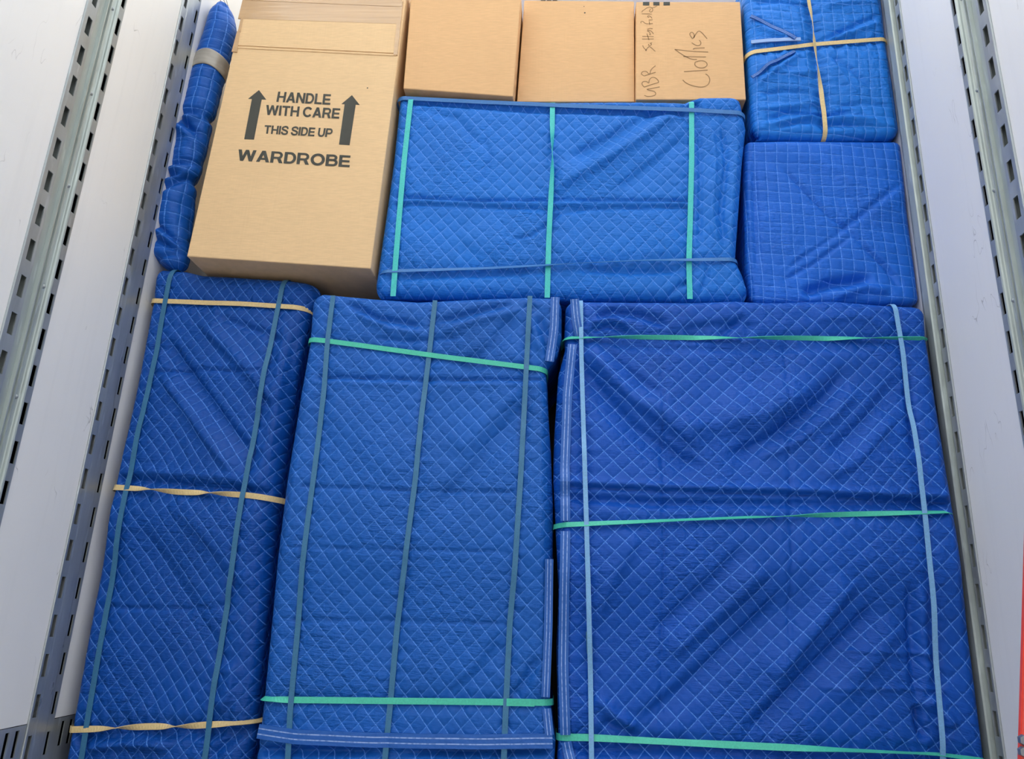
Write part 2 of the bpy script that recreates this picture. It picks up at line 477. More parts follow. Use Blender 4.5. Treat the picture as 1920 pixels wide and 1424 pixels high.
class Bundle:
    def __init__(s, label, mat, Y, D, L, R, T, B, r=.03, rs=None, folds=(), seed=1, noise=.0035, wrinkle=.0008, step=.0052, name='wrapped_bundle', floor=False, group='furniture bundles wrapped in blue blankets', cat='wrapped furniture', uvw=None, zlim=(-9, 9)):
        s.Y, s.r, s.seed = Y, r, seed
        s.noise, s.wrinkle = noise, wrinkle
        s.rs = dict(l=r, r=r, t=r, b=r); s.rs.update(rs or {})
        L, R, T, B = [xz(q, Y) for q in (L, R, T, B)]
        if floor:
            L[-1][1] = R[-1][1] = .004; B[:, 1] = .004
        s.L, s.R, s.T, s.B = L[::-1], R[::-1], T, B
        s.folds = [(xz(q, Y), w, a * (1.55 if k.startswith('ridge') else 2.1), k) for q, w, a, k in folds]
        s.straps = []; s.D = D; s.mat = mat; s.step = step; s.uvw = uvw; s.zlim = zlim
        c = .5 * (B[0] + B[-1])
        s.root = empty(name, (c[0], Y + D / 2, min(B[0][1], B[-1][1])), label, cat, group)
    def strap(s, px, mat, lift=.0022, width=.0155, twist=None, pinch=.004, puck=.0012, wrap=(True, True), name='strap', label=None, tight=.06):
        P = xz(px, s.Y)
        for e in (0, 1):                      # stop one edge radius short where the band turns the corner
            if wrap[e]:
                Q = P if e == 0 else P[::-1]
                Q = Q.copy(); dq = Q[0] - Q[1]
                sk = ('l' if dq[0] < 0 else 'r') if abs(dq[0]) > abs(dq[1]) else ('b' if dq[1] < 0 else 't')
                cut = s.rs[sk]
                while len(Q) > 2 and np.linalg.norm(Q[1] - Q[0]) < cut + .004:
                    cut -= np.linalg.norm(Q[1] - Q[0]); Q = Q[1:]
                dd = (Q[1] - Q[0]) / np.linalg.norm(Q[1] - Q[0]); Q[0] = Q[0] + dd * max(cut, 0)
                P = Q if e == 0 else Q[::-1]
        s.straps.append(dict(P=P, mat=mat, w=width, twist=twist, pinch=pinch, puck=puck, wrap=wrap, name=name, label=label, tight=tight, lift=lift))
    def disp(s, x, z):
        h = s.noise * waves(s.seed, x, z, .10, .55, 9)
        h += s.wrinkle * waves(s.seed + 50, x, z, .03, .09, 10, 1.8)
        for P, w, a, kind in s.folds:
            sd, t, ln = poly_dist(P, x, z)
            f = sm(t / .18) * sm((1 - t) / .18) if kind[-1] != '!' else 1.0
            if kind.startswith('ridge'):
                if w >= .018:                 # hanging cloth: long upper slope, short lower one
                    up = sd * (1 if P[-1][0] > P[0][0] else -1)
                    if a > 0: ww = np.where(up > 0, 1.7 * w, .62 * w)
                    else: ww = np.where(up > 0, .62 * w, 1.7 * w)
                    h += 1.1 * a * f * np.exp(-(sd / ww) ** 2)
                else: h += a * f * np.exp(-(sd / w) ** 2)
            elif kind.startswith('crease'):
                h += a * f * np.exp(-np.abs(sd) / w)
                q = s.seed + len(P)
                h += f * .0011 * np.exp(-np.abs(sd) / .022) * np.sin(sd * 2 * math.pi / .017 + 2.2 * np.sin(t * ln * 2 * math.pi / .13 + q) + 1.4 * np.sin(t * ln * 2 * math.pi / .047 + 2 * q))
            elif kind.startswith('step'): h += a * f * (sd / w) * np.exp(.5 - .5 * (sd / w) ** 2)
            elif kind.startswith('shelf'): h += a * f * .5 * (1 + np.tanh(sd / w)) * np.exp(-np.abs(sd) / (10 * w))
        for i, q in enumerate(s.straps):
            sd, t, ln = poly_dist(q['P'], x, z)
            if q['pinch']: h -= q['pinch'] * np.exp(-(sd / .022) ** 2)
            if q['puck']:
                rr = np.random.RandomState(s.seed * 7 + i)
                g = sum(np.sin(2 * math.pi * (t * ln + .25 * sd * rr.randn()) / lam + rr.rand() * 6) for lam in (.026, .041, .067))
                h += q['puck'] * g * np.exp(-np.abs(sd) / .035)
        return h
    def build(s):
        st = s.step
        def params(length, r0, r1):
            a = [r0 * (1 - math.cos(math.pi / 2 * k / 6)) for k in range(6)]
            b = [length - r1 * (1 - math.cos(math.pi / 2 * k / 6)) for k in range(6)][::-1]
            m = max(4, int((length - r0 - r1) / st))
            return np.array(a + list(np.linspace(r0, length - r1, m)) + b) / length
        wid = .5 * (np.linalg.norm(s.T[-1] - s.T[0]) + np.linalg.norm(s.B[-1] - s.B[0]))
        hei = .5 * (np.linalg.norm(s.L[-1] - s.L[0]) + np.linalg.norm(s.R[-1] - s.R[0]))
        us, vs = params(wid, s.rs['l'], s.rs['r']), params(hei, s.rs['b'], s.rs['t'])
        U, V = np.meshgrid(us, vs, indexing='ij')
        Lp, Rp, Tp, Bp = resample(s.L, vs), resample(s.R, vs), resample(s.T, us), resample(s.B, us)
        u, v = U[..., None], V[..., None]
        P = (1 - u) * Lp[None] + u * Rp[None] + (1 - v) * Bp[:, None] + v * Tp[:, None] \
            - ((1 - u) * (1 - v) * Bp[0] + u * (1 - v) * Bp[-1] + (1 - u) * v * Tp[0] + u * v * Tp[-1])
        eL, eR, eB, eT = U * wid, (1 - U) * wid, V * hei, (1 - V) * hei
        aL = np.clip(1 - eL / s.rs['l'], 0, 1); aR = np.clip(1 - eR / s.rs['r'], 0, 1)
        aB = np.clip(1 - eB / s.rs['b'], 0, 1); aT = np.clip(1 - eT / s.rs['t'], 0, 1)
        a = np.where(aL > 0, -aL, aR); b = np.where(aB > 0, -aB, aT)
        rr = np.hypot(a, b); over = np.clip(rr - 1, 0, None)
        k = np.where(rr > 1, over / np.maximum(rr, 1e-6), 0)
        P = P.copy()
        P[..., 0] -= a * k * np.where(a < 0, s.rs['l'], s.rs['r']); P[..., 1] -= b * k * np.where(b < 0, s.rs['b'], s.rs['t'])
        yr = s.r * (1 - np.sqrt(np.clip(1 - np.minimum(rr, 1) ** 2, 0, 1)))
        x, z = P[..., 0], P[..., 1]
        y = s.Y + yr - s.disp(x, z) * (1 - .75 * np.minimum(rr, 1))
        nu, nv = U.shape
        idx = np.arange(nu * nv).reshape(nu, nv)
        verts = [np.stack([x, y, z], -1).reshape(-1, 3)]
        du, dv = x.copy(), z.copy()
        wx = .006 * waves(s.seed + 9, x, z, .25, .8, 5); wz = .006 * waves(s.seed + 19, x, z, .25, .8, 5)
        if s.uvw is not None:
            ex, ez = s.uvw(x, z); wx = wx + ex; wz = wz + ez
        uv = np.stack([du + wx, dv + wz], -1).reshape(-1, 2)
        faces = []; fuv = []
        q = np.stack([idx[:-1, :-1], idx[1:, :-1], idx[1:, 1:], idx[:-1, 1:]], -1).reshape(-1, 4)
        faces += q.tolist(); fuv.append(uv[q.ravel()])
        # skirt running back along the sides
        ring = list(idx[:, 0]) + list(idx[-1, 1:]) + list(idx[-2::-1, -1]) + list(idx[0, -2:0:-1])
        ring = np.array(ring); n = len(ring)
        side = np.array([3] * nu + [1] * (nv - 1) + [2] * (nu - 1) + [0] * (nv - 2))
        fx, fz = x.ravel()[ring], z.ravel()[ring]
        fy = y.ravel()[ring]
        depths = [.02, .045, .08, .13, .2, .3, s.D - s.r]
        prev = ring; base = nu * nv; pd = 0.0
        cen = np.array([fx.mean(), fz.mean()])
        for dpt in depths:
            w_ = .0018 * waves(s.seed + 31, fx + dpt * 1.3, fz - dpt * .7, .08, .3, 5) - .002 * sm(np.array(dpt / .1))
            nx = np.select([side == 0, side == 1], [-1.0, 1.0], 0.0); nz = np.select([side == 3, side == 2], [-1.0, 1.0], 0.0)
            if True:
                ring_pts = np.stack([fx + nx * w_, np.full(n, s.Y + s.r) + dpt + 0 * fy, np.clip(fz + nz * w_, s.zlim[0], s.zlim[1])], -1)
            verts.append(ring_pts)
            cur = base + np.arange(n); base += n
            for i in range(n):
                j = (i + 1) % n
                faces.append([int(prev[j]), int(prev[i]), int(cur[i]), int(cur[j])])
                sd_ = side[j] if side[i] != side[j] else side[i]
                def quv(kk, dd):
                    p0 = uv[ring[kk]]
                    off = {0: (-dd, 0), 1: (dd, 0), 2: (0, dd), 3: (0, -dd)}[int(sd_)]
                    return (p0[0] + off[0], p0[1] + off[1])
                fuv.append(np.array([quv(j, pd), quv(i, pd), quv(i, dpt), quv(j, dpt)]))
            prev = cur; pd = dpt
        faces.append([int(v_) for v_ in prev]); fuv.append(np.stack([fx, fz], -1))
        s.blanket = meshobj('blanket', np.concatenate(verts), faces, s.mat, s.root, True, np.concatenate(fuv), recalc=False)
        for q in s.straps: s.make_strap(q)
        return s.root
    def surf_path(s, P, tight, lift):
        L = np.linalg.norm(np.diff(P, axis=0), axis=1).sum()
        n = max(8, int(L / .008)); t = np.linspace(0, 1, n)
        Q = resample(P, t)
        # soften polyline corners
        for _ in range(6): Q[1:-1] = .25 * Q[:-2] + .5 * Q[1:-1] + .25 * Q[2:]
        h = s.disp(Q[:, 0], Q[:, 1])
        k = max(1, int(tight / .008)); e = np.array([h[max(0, i - k):i + k + 1].max() for i in range(n)])
        for _ in range(max(2, k)): e[1:-1] = .25 * e[:-2] + .5 * e[1:-1] + .25 * e[2:]
        e = np.maximum(e, h) + lift
        return Q, e, t, L
    def make_strap(s, q):
        Q, e, t, L = s.surf_path(q['P'], q['tight'], q['lift'])
        n = len(t)
        ang = np.zeros(n)
        if q['twist'] is not None:
            kt = [a for a, _ in q['twist']]; ka = [a for _, a in q['twist']]
            ang = np.radians(np.interp(t, kt, ka))
            for _ in range(4): ang[1:-1] = .25 * ang[:-2] + .5 * ang[1:-1] + .25 * ang[2:]
            e = e + q['w'] * .5 * np.abs(np.sin(ang))
        pts = [np.array([Q[i, 0], s.Y - e[i], Q[i, 1]]) for i in range(n)]
        nrm = [np.array([0., -1., 0.])] * n
        angs = list(ang)
        def cap(i0, i1):
            d = Q[i0] - Q[i1]; d = d / np.linalg.norm(d); d3 = np.array([d[0], 0, d[1]])
            r = s.r; lst = []; nl = []
            sk = ('l' if d[0] < 0 else 'r') if abs(d[0]) > abs(d[1]) else ('b' if d[1] < 0 else 't')
            p0 = np.array([Q[i0][0], s.Y, Q[i0][1]]); e0 = e[i0]
            # the strap stops one radius short of the edge, then turns back round it
            for k in range(1, 9):
                a = math.pi / 2 * k / 8; sn = math.sin(a)
                lst.append(p0 + d3 * ((s.rs[sk] + .0040) * sn) + np.array([0, s.r * (1 - math.cos(a)) - (e0 - q['lift']) * (1 - .75 * sn) - q['lift'] * math.cos(a), 0]))
                nl.append(d3 * math.sin(a) - np.array([0, math.cos(a), 0]))
            for dd in (.03, .07): 
                lst.append(lst[7] + np.array([0, dd, 0])); nl.append(d3)
            return lst, nl
        if q['wrap'][1]:
            l, k = cap(-1, -3); pts = pts + l; nrm = nrm + k; angs = angs + [angs[-1]] * len(l)
        if q['wrap'][0]:
            l, k = cap(0, 2); pts = l[::-1] + pts; nrm = k[::-1] + nrm; angs = [angs[0]] * len(l) + angs
        o = ribbon(q['name'], pts, nrm, q['w'], .0014 if q['name'] == 'strap' else .004, M[q['mat']], s.root, angs, L)
        if q['label']: o['label'] = q['label']
        return o
    def trim_ends(s): pass

def ribbon(name, pts, nrm, w, th, mat, parent, angs=None, L=1.0):
    pts = [np.asarray(p, float) for p in pts]; n = len(pts)
    verts = []; faces = []; uvs = []
    acc = 0.0; us = []
    for i in range(n):
        a, b = pts[max(0, i - 1)], pts[min(n - 1, i + 1)]
        t = b - a; t /= np.linalg.norm(t) + 1e-12
        nn = np.asarray(nrm[i], float); nn = nn - t * nn.dot(t); nn /= np.linalg.norm(nn) + 1e-12
        side = np.cross(t, nn)
        if angs is not None and angs[i]:
            c, s_ = math.cos(angs[i]), math.sin(angs[i])
            side, nn = side * c + nn * s_, nn * c - side * s_
        if i: acc += np.linalg.norm(pts[i] - pts[i - 1])
        us.append(acc)
        for f, g in ((-.5, 1), (.5, 1), (.5, 0), (-.5, 0)):
            verts.append(pts[i] + side * w * f + nn * th * (g - .0))
    vv = [0.0, 1.0, 1.0, 0.0]
    for i in range(n - 1):
        for k in range(4):
            j = (k + 1) % 4
            faces.append((4 * i + k, 4 * i + j, 4 * i + 4 + j, 4 * i + 4 + k))
            uvs += [(us[i], vv[k]), (us[i], vv[j]), (us[i + 1], vv[j]), (us[i + 1], vv[k])]
    faces.append((0, 1, 2, 3)); uvs += [(0, 0)] * 4
    m = 4 * (n - 1); faces.append((m, m + 3, m + 2, m + 1)); uvs += [(0, 0)] * 4
    return meshobj(name, verts, faces, mat, parent, False, uvs)
# ---- left bundle
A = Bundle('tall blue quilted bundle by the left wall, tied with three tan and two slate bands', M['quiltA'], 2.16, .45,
    L=[(289, 499), (283, 560), (250, 740), (215, 915), (170, 1140), (130, 1360), (118, 1424), (90, 1560)],
    R=[(602, 528), (574, 592), (552, 700), (523, 900), (502, 1060), (477, 1300), (473, 1380), (464, 1424), (442, 1560)],
    T=[(289, 499), (345, 503), (372, 510), (420, 512), (540, 520), (602, 528)], B=[(90, 1560), (442, 1560)],
    r=.04, rs=dict(r=.06, t=.05, l=.02), seed=3, floor=True, noise=.004,
    folds=[([(370, 600), (440, 670), (530, 770)], .022, .010, 'ridge'), ([(300, 620), (370, 720), (430, 800), (500, 880)], .024, -.011, 'ridge'),
           ([(300, 700), (380, 810), (450, 900)], .02, .008, 'ridge'), ([(400, 590), (480, 620), (540, 640)], .012, -.007, 'ridge'),
           ([(270, 697), (380, 694), (520, 700)], .005, -.006, 'crease'), ([(235, 900), (330, 908), (500, 925)], .012, -.012, 'ridge!'), ([(240, 882), (340, 890), (480, 900)], .01, .004, 'ridge'),
           ([(556, 610), (545, 680), (540, 760)], .012, -.012, 'ridge'), ([(540, 610), (528, 690), (520, 760), (505, 880)], .014, .008, 'ridge'),
           ([(160, 960), (350, 960), (530, 970)], .20, .014, 'ridge!'), ([(180, 1140), (300, 1142), (430, 1140)], .005, -.004, 'crease'), ([(150, 1385), (300, 1378), (470, 1372)], .014, -.012, 'ridge!'),
           ([(330, 940), (420, 1040), (480, 1120)], .03, .006, 'ridge'), ([(250, 960), (330, 1080), (420, 1240)], .03, -.005, 'ridge'),
           ([(440, 1240), (430, 1300), (410, 1340)], .02, .008, 'ridge'), ([(150, 1405), (230, 1395), (330, 1400)], .02, .012, 'ridge'), ([(390, 1424), (430, 1390), (470, 1370)], .012, -.01, 'ridge')])
A.strap([(323, 501), (306, 590), (290, 687), (277, 756), (265, 812), (250, 902), (217, 1068), (190, 1208), (170, 1318), (152, 1424), (132, 1550)], 'slate', pinch=.003, wrap=(True, False))
A.strap([(533, 520), (512, 630), (495, 737), (475, 852), (462, 927), (440, 1068), (425, 1150), (402, 1293), (385, 1424), (362, 1550)], 'slate', pinch=.003, wrap=(True, False))
A.strap([(280, 564), (330, 566), (450, 570), (545, 576), (572, 590)], 'yellow', lift=.0046, width=.0155, pinch=.008, puck=.0015, tight=.12)
A.strap([(213, 916), (260, 919), (330, 925), (400, 927), (470, 931), (505, 936), (527, 948)], 'yellow', lift=.0046, width=.0165, pinch=.008, puck=.0018, tight=.12,
        twist=[(0, 10), (.16, 20), (.26, 90), (.42, 160), (.58, 200), (.66, 270), (.82, 345), (1, 360)])
A.strap([(125, 1369), (200, 1367), (280, 1363), (350, 1362), (440, 1357), (478, 1350)], 'yellow', lift=.0046, width=.0165, pinch=.009, puck=.002, tight=.12,
        twist=[(0, 0), (.14, 20), (.26, 90), (.42, 175), (.55, 200), (.63, 270), (.78, 350), (.9, 385), (1, 420)])
A.build()

# ---- middle bundle
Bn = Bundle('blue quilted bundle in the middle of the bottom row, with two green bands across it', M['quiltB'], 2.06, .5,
    L=[(584, 552), (577, 640), (560, 740), (535, 900), (515, 1060), (490, 1310), (482, 1380), (475, 1424), (455, 1570)],
    R=[(1053, 556), (1053, 632), (1045, 665), (1023, 692), (1026, 740), (1033, 850), (1037, 950), (1035, 1100), (1030, 1300), (1042, 1392), (1040, 1424), (1036, 1570)],
    T=[(584, 552), (605, 547), (700, 556), (780, 562), (900, 556), (985, 553), (1053, 556)], B=[(455, 1570), (1036, 1570)],
    r=.03, zlim=(0, 1.519), seed=8, floor=True, noise=.0035,
    folds=[([(640, 562), (710, 598), (800, 612)], .010, -.010, 'ridge'), ([(660, 585), (730, 618), (800, 628)], .010, .006, 'ridge'), ([(815, 605), (880, 588), (970, 566)], .010, -.009, 'ridge'),
           ([(820, 625), (900, 600), (990, 580)], .012, .006, 'ridge'), ([(690, 632), (760, 640), (880, 632)], .007, -.006, 'ridge'),
           ([(600, 708), (800, 713), (1020, 712)], .005, -.007, 'crease!'), ([(600, 718), (800, 724), (1020, 722)], .009, .003, 'ridge!'),
           ([(1010, 590), (1022, 630), (1030, 672)], .012, -.008, 'ridge'), ([(990, 575), (1000, 620), (1022, 670)], .012, .006, 'ridge'),
           ([(965, 590), (920, 650), (850, 700)], .022, -.006, 'ridge'), ([(1010, 730), (960, 790), (890, 880), (800, 970)], .03, -.007, 'ridge'), ([(980, 720), (920, 790), (850, 860)], .03, .006, 'ridge'),
           ([(510, 1000), (760, 1000), (1040, 1000)], .20, .012, 'ridge!'), ([(570, 913), (700, 920), (960, 925)], .004, -.0045, 'crease!'), ([(560, 1028), (740, 1032), (950, 1036)], .004, -.003, 'crease!'), ([(550, 1163), (740, 1165), (950, 1170)], .004, -.003, 'crease!'),
           ([(950, 1190), (890, 1270), (830, 1310)], .025, -.006, 'ridge'), ([(1010, 1230), (980, 1290), (960, 1310)], .014, -.008, 'ridge'),
           ([(600, 760), (680, 830), (760, 900)], .05, .004, 'ridge'),
           ([(470, 1408), (740, 1414), (1045, 1408)], .012, -.020, 'ridge!'), ([(540, 1440), (740, 1412), (900, 1440)], .014, .012, 'ridge')])
Bn.strap([(625, 555), (615, 640), (609, 740), (592, 896), (570, 1068), (560, 1168), (546, 1318), (541, 1424), (530, 1560)], 'slate', width=.0145, pinch=.003, wrap=(False, False))
Bn.strap([(816, 564), (802, 690), (792, 777), (782, 896), (760, 1068), (745, 1173), (732, 1318), (722, 1424), (712, 1560)], 'slate', width=.0145, pinch=.005, puck=.0014, wrap=(False, False))
Bn.strap([(994, 558), (987, 690), (977, 896), (966, 1068), (956, 1168), (949, 1318), (945, 1424), (938, 1560)], 'slate', width=.0145, pinch=.003, wrap=(False, False))
Bn.strap([(577, 637), (612, 640), (800, 666), (1023, 694)], 'green', lift=.0046, width=.0150, pinch=.007, puck=.0012, tight=.12)
Bn.strap([(490, 1311), (540, 1313), (750, 1315), (1034, 1318)], 'green', lift=.0046, width=.0155, pinch=.007, puck=.0012, tight=.12, twist=[(0, 50), (.06, 8), (1, 0)])
BIND = dict(pinch=-.003, puck=0.0, wrap=(False, False), name='binding', tight=.012)
Bn.strap([(1041, 560), (1039, 620), (1030, 680)], 'bind', width=.026, **BIND)
Bn.strap([(1030, 1050), (1028, 1180), (1023, 1307)], 'bind', width=.022, **BIND)
Bn.strap([(1025, 1329), (1030, 1378)], 'bind', width=.022, **BIND)
Bn.strap([(486, 1371), (550, 1381), (700, 1388), (900, 1391), (1036, 1389)], 'bind', width=.034, **BIND)
Bn.strap([(950, 1317), (1002, 1318)], 'green', lift=.0062, width=.0175, pinch=0, puck=0, wrap=(False, False), name='band_joint', tight=.12)
Bn.build()

# ---- right bundle
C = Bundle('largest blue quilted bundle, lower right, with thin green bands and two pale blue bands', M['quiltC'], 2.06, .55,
    L=[(1061, 561), (1058, 630), (1060, 650), (1047, 700), (1040, 800), (1037, 900), (1042, 1000), (1047, 1100), (1044, 1250), (1047, 1390), (1045, 1424), (1044, 1570)],
    R=[(1738, 572), (1742, 630), (1752, 700), (1771, 830), (1790, 960), (1815, 1130), (1850, 1400), (1853, 1424), (1868, 1570)],
    T=[(1061, 561), (1085, 561), (1300, 563), (1380, 560), (1440, 563), (1560, 560), (1660, 568), (1738, 572)], B=[(1044, 1570), (1868, 1570)],
    r=.03, seed=21, floor=True, noise=.004,
    uvw=lambda x, z: (0 * x, .10 * sm((x - .55) / .55) ** 2 * sm((CZ + .55 - z) / 1.0)),
    folds=[([(1095, 640), (1140, 700), (1190, 755), (1260, 805), (1330, 850)], .026, .013, 'ridge'), ([(1080, 665), (1125, 730), (1185, 800), (1265, 855), (1340, 890)], .026, -.014, 'ridge'),
           ([(1120, 640), (1180, 700), (1250, 750)], .018, -.007, 'ridge'), ([(1595, 680), (1555, 735), (1500, 785), (1430, 830), (1350, 865)], .024, -.013, 'ridge'),
           ([(1610, 720), (1560, 780), (1490, 830), (1400, 870)], .024, .009, 'ridge'), ([(1560, 680), (1500, 740), (1430, 780), (1330, 790)], .04, .008, 'ridge'),
           ([(1690, 700), (1620, 790), (1540, 860)], .024, -.008, 'ridge'), ([(1680, 780), (1600, 870), (1530, 905)], .02, .006, 'ridge'),
           ([(1100, 640), (1250, 655), (1450, 655), (1650, 650)], .014, -.006, 'ridge'),
           ([(1060, 905), (1240, 915), (1500, 922), (1770, 935)], .010, .008, 'ridge!'), ([(1060, 935), (1240, 948), (1500, 948), (1770, 945)], .014, -.012, 'ridge!'),
           ([(1180, 735), (1300, 800), (1420, 795), (1530, 720)], .05, .011, 'ridge'), ([(1040, 1060), (1400, 1050), (1840, 1040)], .20, .022, 'ridge!'),
           ([(1062, 915), (1240, 925), (1500, 932), (1770, 945)], .004, -.007, 'crease!'),
           ([(1240, 650), (1242, 1000), (1240, 1400)], .004, -.004, 'crease'), ([(1470, 600), (1476, 900), (1480, 1300)], .004, -.004, 'crease'),
           ([(1600, 1082), (1540, 1165), (1440, 1290)], .026, .014, 'ridge'), ([(1655, 1120), (1570, 1210), (1480, 1300), (1380, 1390)], .026, -.013, 'ridge'),
           ([(1440, 1060), (1360, 1140), (1240, 1240)], .026, .009, 'ridge'), ([(1480, 1100), (1390, 1190), (1280, 1290), (1180, 1370)], .024, -.009, 'ridge'),
           ([(1400, 1020), (1320, 1100), (1220, 1190)], .020, -.007, 'ridge'), ([(1200, 1000), (1150, 1080), (1110, 1180)], .026, .006, 'ridge'),
           ([(1690, 1160), (1640, 1240), (1560, 1330)], .03, .006, 'ridge'), ([(1110, 1300), (1150, 1340), (1200, 1375)], .014, .009, 'ridge'), ([(1125, 1350), (1155, 1365), (1200, 1380)], .012, -.010, 'ridge'),
           ([(1110, 595), (1150, 583), (1200, 590), (1260, 612)], .014, -.013, 'ridge'), ([(1105, 622), (1140, 610), (1190, 625)], .008, -.010, 'ridge'), ([(1100, 608), (1140, 598), (1180, 608)], .007, .007, 'ridge'),
           ([(1270, 618), (1370, 606), (1430, 612)], .018, -.008, 'ridge'), ([(1400, 590), (1370, 612), (1350, 628)], .010, -.008, 'ridge'), ([(1520, 600), (1600, 596), (1650, 605)], .018, .005, 'ridge'),
           ([(1702, 690), (1706, 780), (1712, 860)], .010, -.007, 'ridge'), ([(1698, 1080), (1706, 1170), (1722, 1330)], .012, -.010, 'ridge'), ([(1722, 1090), (1730, 1180), (1745, 1300)], .014, .008, 'ridge'),
           ([(1735, 1310), (1765, 1330), (1790, 1370)], .014, .010, 'ridge'), ([(1720, 1320), (1725, 1360), (1740, 1390)], .012, -.014, 'ridge'),
           ([(1560, 1220), (1700, 1225), (1800, 1228)], .004, .004, 'crease'), ([(1520, 1290), (1660, 1292), (1800, 1295)], .004, .0035, 'crease'),
           ([(1060, 1412), (1250, 1405), (1450, 1424), (1800, 1440)], .014, -.012, 'ridge!')])
C.strap([(1058, 634), (1100, 634), (1300, 633), (1450, 634), (1600, 635), (1740, 635)], 'green', width=.0140, pinch=.011, puck=.0014, tight=.14,
        twist=[(0, 40), (.06, 60), (.12, 90), (.2, 130), (.33, 165), (.5, 255), (.6, 300), (.7, 330), (.8, 395), (.9, 450), (1, 480)])
C.strap([(1041, 988), (1100, 986), (1250, 980), (1400, 974), (1480, 972), (1600, 967), (1783, 963)], 'green', width=.0135, pinch=.008, puck=.0012, tight=.14,
        twist=[(0, 10), (.1, 30), (.3, 60), (.5, 60), (.6, 95), (.7, 150), (.9, 215), (1, 240)])
C.strap([(1046, 1384), (1100, 1384), (1250, 1392), (1440, 1401), (1600, 1408), (1760, 1415), (1852, 1428)], 'green', width=.0165, pinch=.010, puck=.0016, tight=.14,
        twist=[(0, 0), (.1, 25), (.25, 40), (.4, 15), (.55, 30), (.68, 70), (.85, 85), (1, 60)])
C.strap([(1089, 561), (1090, 665), (1096, 896), (1101, 1068), (1104, 1180), (1107, 1268), (1109, 1424), (1112, 1560)], 'sky', lift=.0046, width=.0125, pinch=.005, puck=.0012, wrap=(True, False), tight=.1)
C.strap([(1676, 568), (1692, 662), (1707, 815), (1731, 1068), (1749, 1230), (1765, 1418), (1778, 1560)], 'sky', lift=.0046, width=.0130, pinch=.006, puck=.0014, wrap=(True, False), tight=.1)
C.strap([(1077, 563), (1080, 600), (1086, 630)], 'bind', width=.026, **BIND)
C.strap([(1073, 648), (1064, 740), (1059, 880), (1060, 980)], 'bind', width=.026, **BIND)
C.strap([(1060, 1000), (1058, 1100), (1056, 1250), (1060, 1378)], 'bind', width=.026, **BIND)
C.strap([(1062, 1392), (1066, 1415), (1078, 1450), (1090, 1560)], 'bind', width=.026, **BIND)
C.strap([(1103.5, 1185), (1105.5, 1226)], 'slate', lift=.0062, width=.0150, pinch=0, puck=0, wrap=(False, False), name='band_joint', tight=.1, label='grey blue band joint')
C.build()

# ---- upper middle bundle
D = Bundle('wide blue quilted bundle under the brown cartons, tied with three upright teal bands', M['quiltD'], 2.105, .45,
    L=[(748, 172), (735, 300), (718, 420), (706, 500), (698, 554)],
    R=[(1390, 178), (1402, 235), (1395, 300), (1388, 400), (1382, 484), (1396, 512), (1405, 540), (1408, 563)],
    T=[(748, 172), (765, 179), (1035, 187), (1200, 186), (1284, 188), (1298, 182), (1312, 178), (1390, 178)], B=[(698, 554), (860, 556), (1030, 557), (1300, 562), (1408, 563)],
    zlim=(1.545, 2.258), r=.035, rs=dict(t=.02, b=.045), seed=33, noise=.003,
    folds=[([(745, 368), (900, 376), (1035, 374), (1290, 376)], .004, -.007, 'crease!'), ([(745, 383), (900, 388), (1035, 392), (1290, 388)], .004, -.005, 'crease!'), ([(745, 376), (900, 381), (1290, 382)], .006, .004, 'ridge!'),
           ([(1285, 195), (1200, 260), (1100, 320), (1020, 362)], .028, .010, 'ridge'), ([(1250, 195), (1150, 255), (1060, 300)], .026, -.009, 'ridge'), ([(1290, 250), (1230, 300), (1150, 360)], .02, -.006, 'ridge'),
           ([(1110, 392), (1050, 400), (1000, 440), (950, 452)], .006, -.005, 'ridge'), ([(760, 215), (800, 205), (860, 225), (910, 285)], .016, -.005, 'ridge'),
           ([(905, 250), (920, 300), (900, 350)], .01, -.004, 'ridge'), ([(1330, 215), (1340, 300), (1335, 400), (1345, 480)], .010, .007, 'ridge'), ([(1352, 215), (1362, 300), (1352, 400), (1362, 480)], .008, -.008, 'ridge'),
           ([(1375, 215), (1384, 280), (1372, 400), (1372, 480)], .009, .006, 'ridge'), ([(1312, 215), (1314, 340), (1312, 480)], .008, -.007, 'ridge'),
           ([(1075, 502), (1180, 510), (1290, 505)], .012, -.010, 'ridge'), ([(1300, 520), (1270, 540), (1250, 556)], .007, -.008, 'ridge'), ([(1330, 500), (1322, 530), (1310, 555)], .008, -.006, 'ridge'),
           ([(780, 190), (1000, 206), (1280, 212)], .010, -.010, 'ridge!'), ([(720, 520), (860, 516), (1030, 508)], .010, -.008, 'ridge'),
           ([(1296, 186), (1306, 192), (1310, 214)], .010, -.012, 'ridge'), ([(860, 440), (920, 470), (960, 440)], .04, .004, 'ridge')])
D.strap([(771, 181), (758, 300), (748, 420), (737, 556)], 'teal', width=.0170, wrap=(True, False), pinch=.004, tight=.1)
D.strap([(1036, 188), (1035, 260), (1035, 330), (1033, 370), (1029, 450), (1026, 558)], 'teal', width=.0165, wrap=(True, False), pinch=.005, tight=.1, twist=[(0, 0), (.12, 20), (.27, 88), (.36, 130), (.5, 165), (1, 180)])
D.strap([(1297, 186), (1297, 300), (1294, 420), (1292, 490), (1294, 560)], 'teal', width=.0165, wrap=(True, False), pinch=.007, tight=.1)
D.strap([(744, 183), (900, 191), (1060, 199), (1290, 207), (1398, 213)], 'azure', lift=.0046, width=.0150, pinch=.006, tight=.15)
D.strap([(710, 510), (900, 505), (1030, 499), (1200, 491), (1384, 487)], 'azure', lift=.0046, width=.0130, pinch=.008, puck=.0016, tight=.15, twist=[(0, 20), (.45, 40), (.55, 65), (.75, 50), (1, 10)])
D.build()

